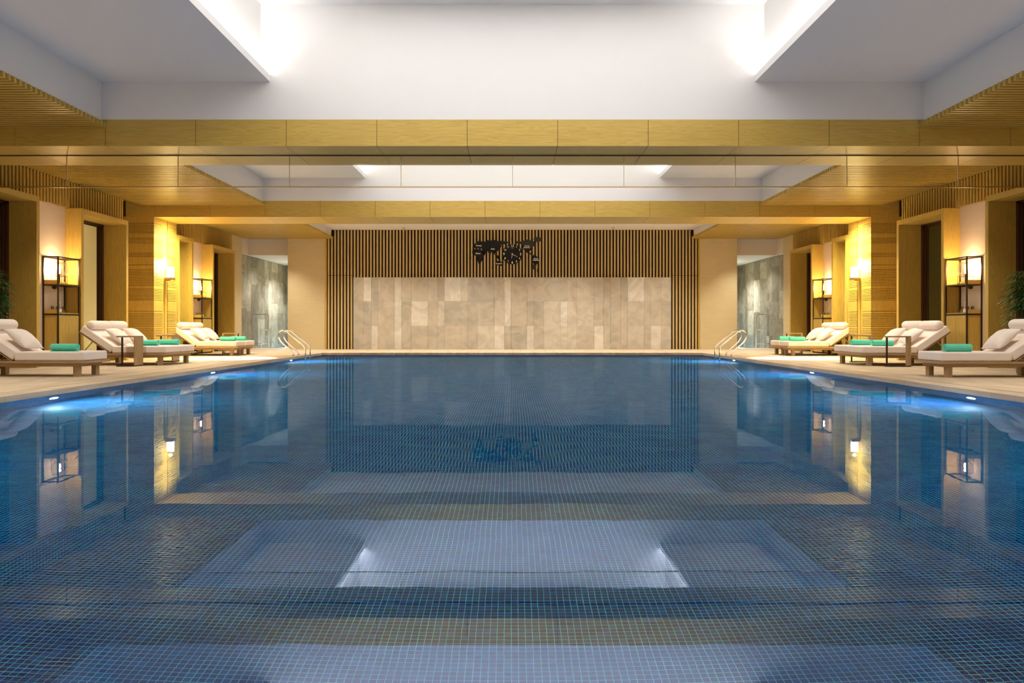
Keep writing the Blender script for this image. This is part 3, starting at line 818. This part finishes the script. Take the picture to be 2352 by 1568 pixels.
for s in (-1, 1):
    for y0, y1, wh, ng in ((18.04, 18.93, 'near', 4), (26.42, 27.27, 'far', 3)):
        unit = 'the %s shelf unit on the %s wall' % (wh, SIDE[s])
        shelf_unit(s, y0, y1, 'tall dark metal and oak shelf unit, the %s one on the %s wall' % (wh, SIDE[s]))
        globe_lamp(s, 10.35, y0+.36, 1.857, 'glass globe lamp with a lit bulb on %s' % unit)
        for k in range(ng):
            loc = (s*(10.42-.05*(k % 2)), y0+.20+.11*k, 1.196)
            lab = 'upturned clear glass on %s, %s' % (unit, ORD[k] if k < ng-1 else 'rearmost')
            if first_gl is None: first_gl = tumbler(loc, lab)
            else:
                g = first_gl.copy(); C.objects.link(g); g.location = loc; g['label'] = lab
        bottle((s*10.26, y0+.22, 1.196), 'small water bottle with a white label on %s' % unit)

# ---------------------------------------------------------------- ladders
def arc(c, r, a0, a1, n=8):
    return [(c[0]+r*math.cos(math.radians(a0+(a1-a0)*i/n)), c[1]+r*math.sin(math.radians(a0+(a1-a0)*i/n))) for i in range(n+1)]
def ladder(s, y, label):
    r = empty('pool_ladder', (s*6.5, y, 0), 0, label, 'pool ladder', 'steel ladders at the far pool corners')
    prof = [(6.46, 0.0), (6.46, .06), (6.475, .10)]
    prof += [(6.50, .13), (6.82, .42)]
    prof += arc((6.755, .615), .155, -25, 130, 12)
    prof += [(6.60, .69), (6.20, .34), (6.15, .29), (6.12, .23), (6.115, .15), (6.115, -.9)]
    # round off: drop near-duplicate corner before the arc
    for k, dy in enumerate((-.275, .275)):
        mb = MB(); mb.tube([(s*(px_-6.5), dy, z) for px_, z in prof], .021, 14)
        mb.build('handrail', M['chrome'], r)
        mb = MB(); mb.lathe([(.021, .012), (.05, .010), (.055, .0)], (s*(6.46-6.5), dy, 0), 18); mb.build('floor_flange', M['chrome'], r)
    for k in range(3):
        MB().box(s*(6.09-6.5), s*(6.17-6.5), -.26, .26, -.33-.27*k, -.305-.27*k, bev=.004).build('tread', M['chrome'], r)
ladder(-1, 24.05, 'chrome pool ladder with looped rails at the far left of the pool')
ladder(1, 24.05, 'chrome pool ladder with looped rails at the far right of the pool')

# grab rails at the plunge pools
def grab(s, label):
    r = empty('grab_rail', (s*10.5, 33.2, 0), 0, label, 'grab rail', 'steel grab rails at the plunge pools')
    def X(px): return s*((1177-px)*33.2/F)-s*10.5
    t = .024; zt = 1.39
    mb = MB(); mb.tube([(X(576), 0, 0), (X(576), 0, zt-.06), (X(577), 0, zt-.02), (X(580), 0, zt), (X(613), 0, zt), (X(616), 0, zt-.02), (X(617), 0, zt-.06), (X(617), 0, 0)], t, 10)
    mb.build('hoop', M['chrome'], r)
    mb = MB(); mb.tube([(X(617), 0, .75), (X(601), 0, .75), (X(600), 0, .72), (X(600), 0, 0)], .016, 8); mb.build('inner_rail', M['chrome'], r)
    mb = MB(); mb.tube([(X(576), 0, .18), (X(617), 0, .18)], .016, 8); mb.build('lower_bar', M['chrome'], r)
grab(-1, 'steel tube grab rail at the left plunge pool'); grab(1, 'steel tube grab rail at the right plunge pool')

# ---------------------------------------------------------------- palms
def palm(loc, seed, label, H=1.95):
    r = empty('potted_palm', loc, 0, label, 'palm')
    rn = random.Random(seed)
    mb = MB(); mb.lathe([(0, 0), (.15, 0), (.19, .38), (.20, .40), (.18, .40), (.17, .36), (0, .36)], n=28); mb.build('pot', M['pot'], r)
    MB().lathe([(0, .365), (.165, .365)], n=20).build('soil', M['soil'], r)
    st = MB(); lf = MB()
    for k in range(13):
        a = rn.uniform(0, 2*PI); d = rn.uniform(.02, .10); hh = H*rn.uniform(.45, .88)
        bx, by = d*math.cos(a), d*math.sin(a); tx, ty = bx*1.8, by*1.8
        st.tube([(bx, by, .36), ((bx+tx)/2, (by+ty)/2, hh*.6), (tx, ty, hh)], .010, 7)
        for f_ in range(7):
            a2 = a+2*PI*f_/7+rn.uniform(-.4, .4); pl = rn.uniform(.10, .20); up = rn.uniform(.0, .9)
            z0 = hh-rn.uniform(0, .35)
            c = Vector((tx+pl*math.cos(a2), ty+pl*math.sin(a2), z0+pl*up))
            st.tube([(tx, ty, z0), tuple(c)], .004, 5)
            for j in range(8):
                sp_ = a2+math.radians(-80+160*j/7)+rn.uniform(-.08, .08); L_ = rn.uniform(.22, .34); wd = .017
                dirv = Vector((math.cos(sp_), math.sin(sp_), .35)).normalized(); side = Vector((-math.sin(sp_), math.cos(sp_), 0))
                prev = None
                for q in range(6):
                    t = q/5; p_ = c+dirv*L_*t+Vector((0, 0, -.22*t*t*L_*2.6)); w2 = wd*math.sin(PI*min(.97, max(.12, t*.86+.12)))
                    cur = [lf.bm.verts.new(p_-side*w2), lf.bm.verts.new(p_+Vector((0, 0, -.003))), lf.bm.verts.new(p_+side*w2)]
                    if prev:
                        for m_ in (0, 1):
                            fc = lf.bm.faces.new((prev[m_], prev[m_+1], cur[m_+1], cur[m_])); fc.smooth = True
                    prev = cur
    st.build('stem', M['stem'], r); lf.build('foliage', M['leaf'], r)
palm((-9.86, 15.12, 0), 4, 'green fan palm at the left edge behind the lounger', 2.25)
palm((9.62, 15.10, 0), 9, 'green fan palm at the right edge behind the lounger', 2.2)

# ---------------------------------------------------------------- wall clock and map plates
K = 10.691; CX, CY = 1060, 520
def cp(zx, zy): return (wx_(CX+zx/K), ZC+(750-(CY+zy/K))*KY)
def text_mesh(txt, size, x, z, y, mat, name, parent, bold=.0, align='CENTER'):
    cu = bpy.data.curves.new(name, 'FONT'); cu.body = txt; cu.size = size; cu.align_x = align; cu.align_y = 'CENTER'
    cu.extrude = .002; cu.offset = bold; cu.space_line = .85
    ob = bpy.data.objects.new(name, cu); C.objects.link(ob)
    bpy.context.view_layer.update()
    me = bpy.data.meshes.new_from_object(ob.evaluated_get(bpy.context.evaluated_depsgraph_get()))
    bpy.data.objects.remove(ob); me.name = name; me.materials.clear(); me.materials.append(mat)
    o = bpy.data.objects.new(name, me); C.objects.link(o); o.parent = parent
    o.location = (x, y, z); o.rotation_euler = (PI/2, 0, 0)
    return o
cx, cz = cp(1247, 682); YM = FAR-.012
clock = empty('wall_clock', (cx, YM, cz), 0, 'round black wall clock with white numerals at the centre of the slatted wall', 'clock')
mb = MB(); mb.poly([(.394*math.cos(t), .394*math.sin(t)) for t in (2*PI*j/64 for j in range(64))], .02); mb.build('clock_face', M['black'], clock)
for h in range(1, 13):
    a = PI/2-h*PI/6; sz = .10 if h % 3 else .13
    text_mesh(str(h), sz, .325*math.cos(a), .325*math.sin(a), -.0235, M['white'], 'numeral', clock, .002)
MB().box(-.035, .035, -.027, -.022, .235, .243).build('maker_mark', M['white'], clock)
def hand(zx, zy, wd, name):
    x, z = cp(zx, zy); dx, dz = x-cx, z-cz; L_ = math.hypot(dx, dz); nx, nz = -dz/L_*wd, dx/L_*wd; bx, bz = -dx/L_*.045, -dz/L_*.045
    mb = MB(); mb.poly([(bx+nx, bz+nz), (dx+nx*.7, dz+nz*.7), (dx-nx*.7, dz-nz*.7), (bx-nx, bz-nz)], .004)
    o = mb.build(name, M['white'], clock); o.location = (0, -.03 if 'hour' in name else -.036, 0)
hand(1232, 785, .009, 'hour_hand'); hand(1375, 748, .008, 'minute_hand')
MB().lathe([(0, .012), (.012, .012), (.012, 0)], n=16).build('hub', M['white'], clock, loc=(0, -.022, 0), rot=(PI/2, 0, 0))
PLATES = [
 ('black', 'Eurasia plate', 'black plate shaped like Europe and Asia left of the clock', [(290, 520), (300, 430), (365, 405), (400, 368), (450, 352), (505, 372), (540, 352), (590, 375), (640, 335), (700, 352), (780, 328), (850, 335), (905, 362), (960, 352), (1060, 370), (1150, 378), (1145, 412), (1085, 418), (1080, 445), (1030, 428), (975, 440), (985, 490), (925, 530), (900, 600), (850, 622), (822, 660), (828, 720), (795, 665), (760, 625), (725, 640), (700, 695), (672, 665), (640, 602), (605, 600), (585, 655), (540, 690), (500, 600), (520, 560), (470, 530), (430, 545), (380, 515), (340, 540)]),
 ('black', 'Africa plate', 'black plate shaped like Africa on the slatted wall', [(265, 600), (305, 558), (380, 548), (445, 572), (505, 582), (548, 650), (592, 668), (560, 710), (520, 762), (512, 830), (478, 880), (450, 912), (420, 908), (390, 835), (385, 745), (350, 718), (295, 705), (262, 650)]),
 ('black', 'Australia plate', 'small black plate shaped like Australia lower left of the clock', [(832, 905), (860, 875), (890, 842), (925, 868), (950, 850), (985, 880), (1012, 930), (1000, 965), (972, 972), (930, 948), (880, 945), (838, 960)]),
 ('smoke', 'North America plate', 'dark olive plate shaped like northern North America right of the clock', [(1322, 372), (1380, 360), (1480, 372), (1540, 342), (1600, 318), (1660, 335), (1720, 350), (1790, 362), (1800, 420), (1840, 460), (1810, 500), (1760, 490), (1730, 515), (1690, 480), (1520, 462), (1470, 440), (1410, 420), (1335, 412)]),
 ('black', 'lower North America plate', 'black plate shaped like southern North America right of the clock', [(1505, 462), (1690, 485), (1730, 520), (1715, 565), (1685, 600), (1650, 592), (1622, 632), (1668, 655), (1700, 650), (1728, 690), (1706, 690), (1640, 662), (1600, 640), (1560, 600), (1525, 560), (1508, 510)]),
 ('smoke', 'Greenland plate', 'dark olive plate shaped like Greenland, upper right of the map', [(1760, 320), (1775, 298), (1830, 268), (1890, 254), (1950, 280), (1985, 285), (1965, 330), (1940, 360), (1880, 385), (1855, 400), (1830, 350)]),
 ('black', 'South America plate', 'black plate shaped like South America at the right of the map', [(1725, 745), (1770, 698), (1830, 718), (1870, 755), (1915, 775), (1900, 870), (1855, 920), (1840, 945), (1775, 930), (1750, 880), (1730, 805)]),
 ('smoke', 'Patagonia plate', 'brownish tail plate below South America', [(1750, 935), (1835, 945), (1812, 1010), (1790, 1060), (1752, 1050)]),
 ('black', 'Antarctic plate', 'small black plate at the lower right of the map', [(1860, 1030), (1905, 1070), (1890, 1115), (1915, 1190), (1890, 1150), (1858, 1120)]),
 ('black', 'Madagascar plate', 'tiny black island plate beside Africa', [(530, 830), (552, 812), (545, 865), (528, 870)]),
 ('black', 'Indonesia plate', 'small black island plate between Asia and Australia', [(850, 740), (880, 705), (910, 715), (925, 780), (960, 800), (905, 800), (870, 775)]),
 ('black', 'Japan plate', 'thin black island plate on the east edge of Asia', [(935, 520), (962, 505), (955, 545), (925, 575), (920, 555)])]
TXT = {'Eurasia plate': [('Europe', 428, 470, .105), ('Asia', 768, 552, .13)], 'Africa plate': [('Africa', 404, 663, .12)],
       'Australia plate': [('Oceania', 920, 910, .105)], 'lower North America plate': [('North\nAmerica', 1603, 498, .105)],
       'South America plate': [('South\nAmerica', 1828, 808, .105)]}
for k, (mt, nm, lab, pts) in enumerate(PLATES):
    ax = sum(p[0] for p in pts)/len(pts); az = sum(p[1] for p in pts)/len(pts); ox, oz = cp(ax, az)
    r = empty('map_plate', (ox, YM, oz), 0, lab, 'wall map plate', 'plates of the world map on the slatted wall')
    mb = MB(); mb.poly([(cp(*p)[0]-ox, cp(*p)[1]-oz) for p in pts], .010 if mt == 'black' else .008); mb.build('plate', M[mt], r)
    for t, zx, zy, sz in TXT.get(nm, []):
        x, z = cp(zx, zy); text_mesh(t, sz*.70, x-ox, z-oz, -.014, M['white'], 'lettering', r, .0015)
def plane_icon(zx, zy, ang, lab):
    x, z = cp(zx, zy)
    pts = [(.0, .06), (.010, .02), (.05, -.0), (.05, -.012), (.010, -.008), (.008, -.04), (.022, -.055), (0, -.05), (-.022, -.055), (-.008, -.04), (-.010, -.008), (-.05, -.012), (-.05, 0), (-.010, .02)]
    mb = MB(); mb.poly(pts, .006); o = mb.build('aeroplane_plate', M['black'], loc=(x, YM, z), rot=(0, ang, 0)); tag(o, lab, 'wall map plate', 'small aeroplane plates of the wall map')
plane_icon(365, 312, 0, 'small black aeroplane shape above Europe on the map')
plane_icon(1247, 300, PI/2, 'small black aeroplane shape above the clock')
plane_icon(765, 1020, PI, 'small black aeroplane shape below Asia on the map')
plane_icon(215, 780, PI*.8, 'small black aeroplane shape left of Africa on the map')

# sprinklers in the far ceiling
for x, wh in ((-4.13, 'left'), (3.83, 'right')):
    r = empty('sprinkler', (x, 30.6, 4.66), 0, 'small sprinkler head in the far ceiling, %s one' % wh, 'sprinkler', 'sprinkler heads in the far ceiling')
    mb = MB(); mb.lathe([(.045, 0), (.045, -.01), (.014, -.014), (.012, -.05), (0, -.05)], n=14); mb.build('body', M['chrome'], r)
    mb = MB(); mb.lathe([(0, -.072), (.03, -.074), (.03, -.078), (0, -.078)], n=12); mb.tube([(-.014, 0, -.05), (-.02, 0, -.074)], .003, 5); mb.tube([(.014, 0, -.05), (.02, 0, -.074)], .003, 5); mb.build('deflector', M['bronze'], r)
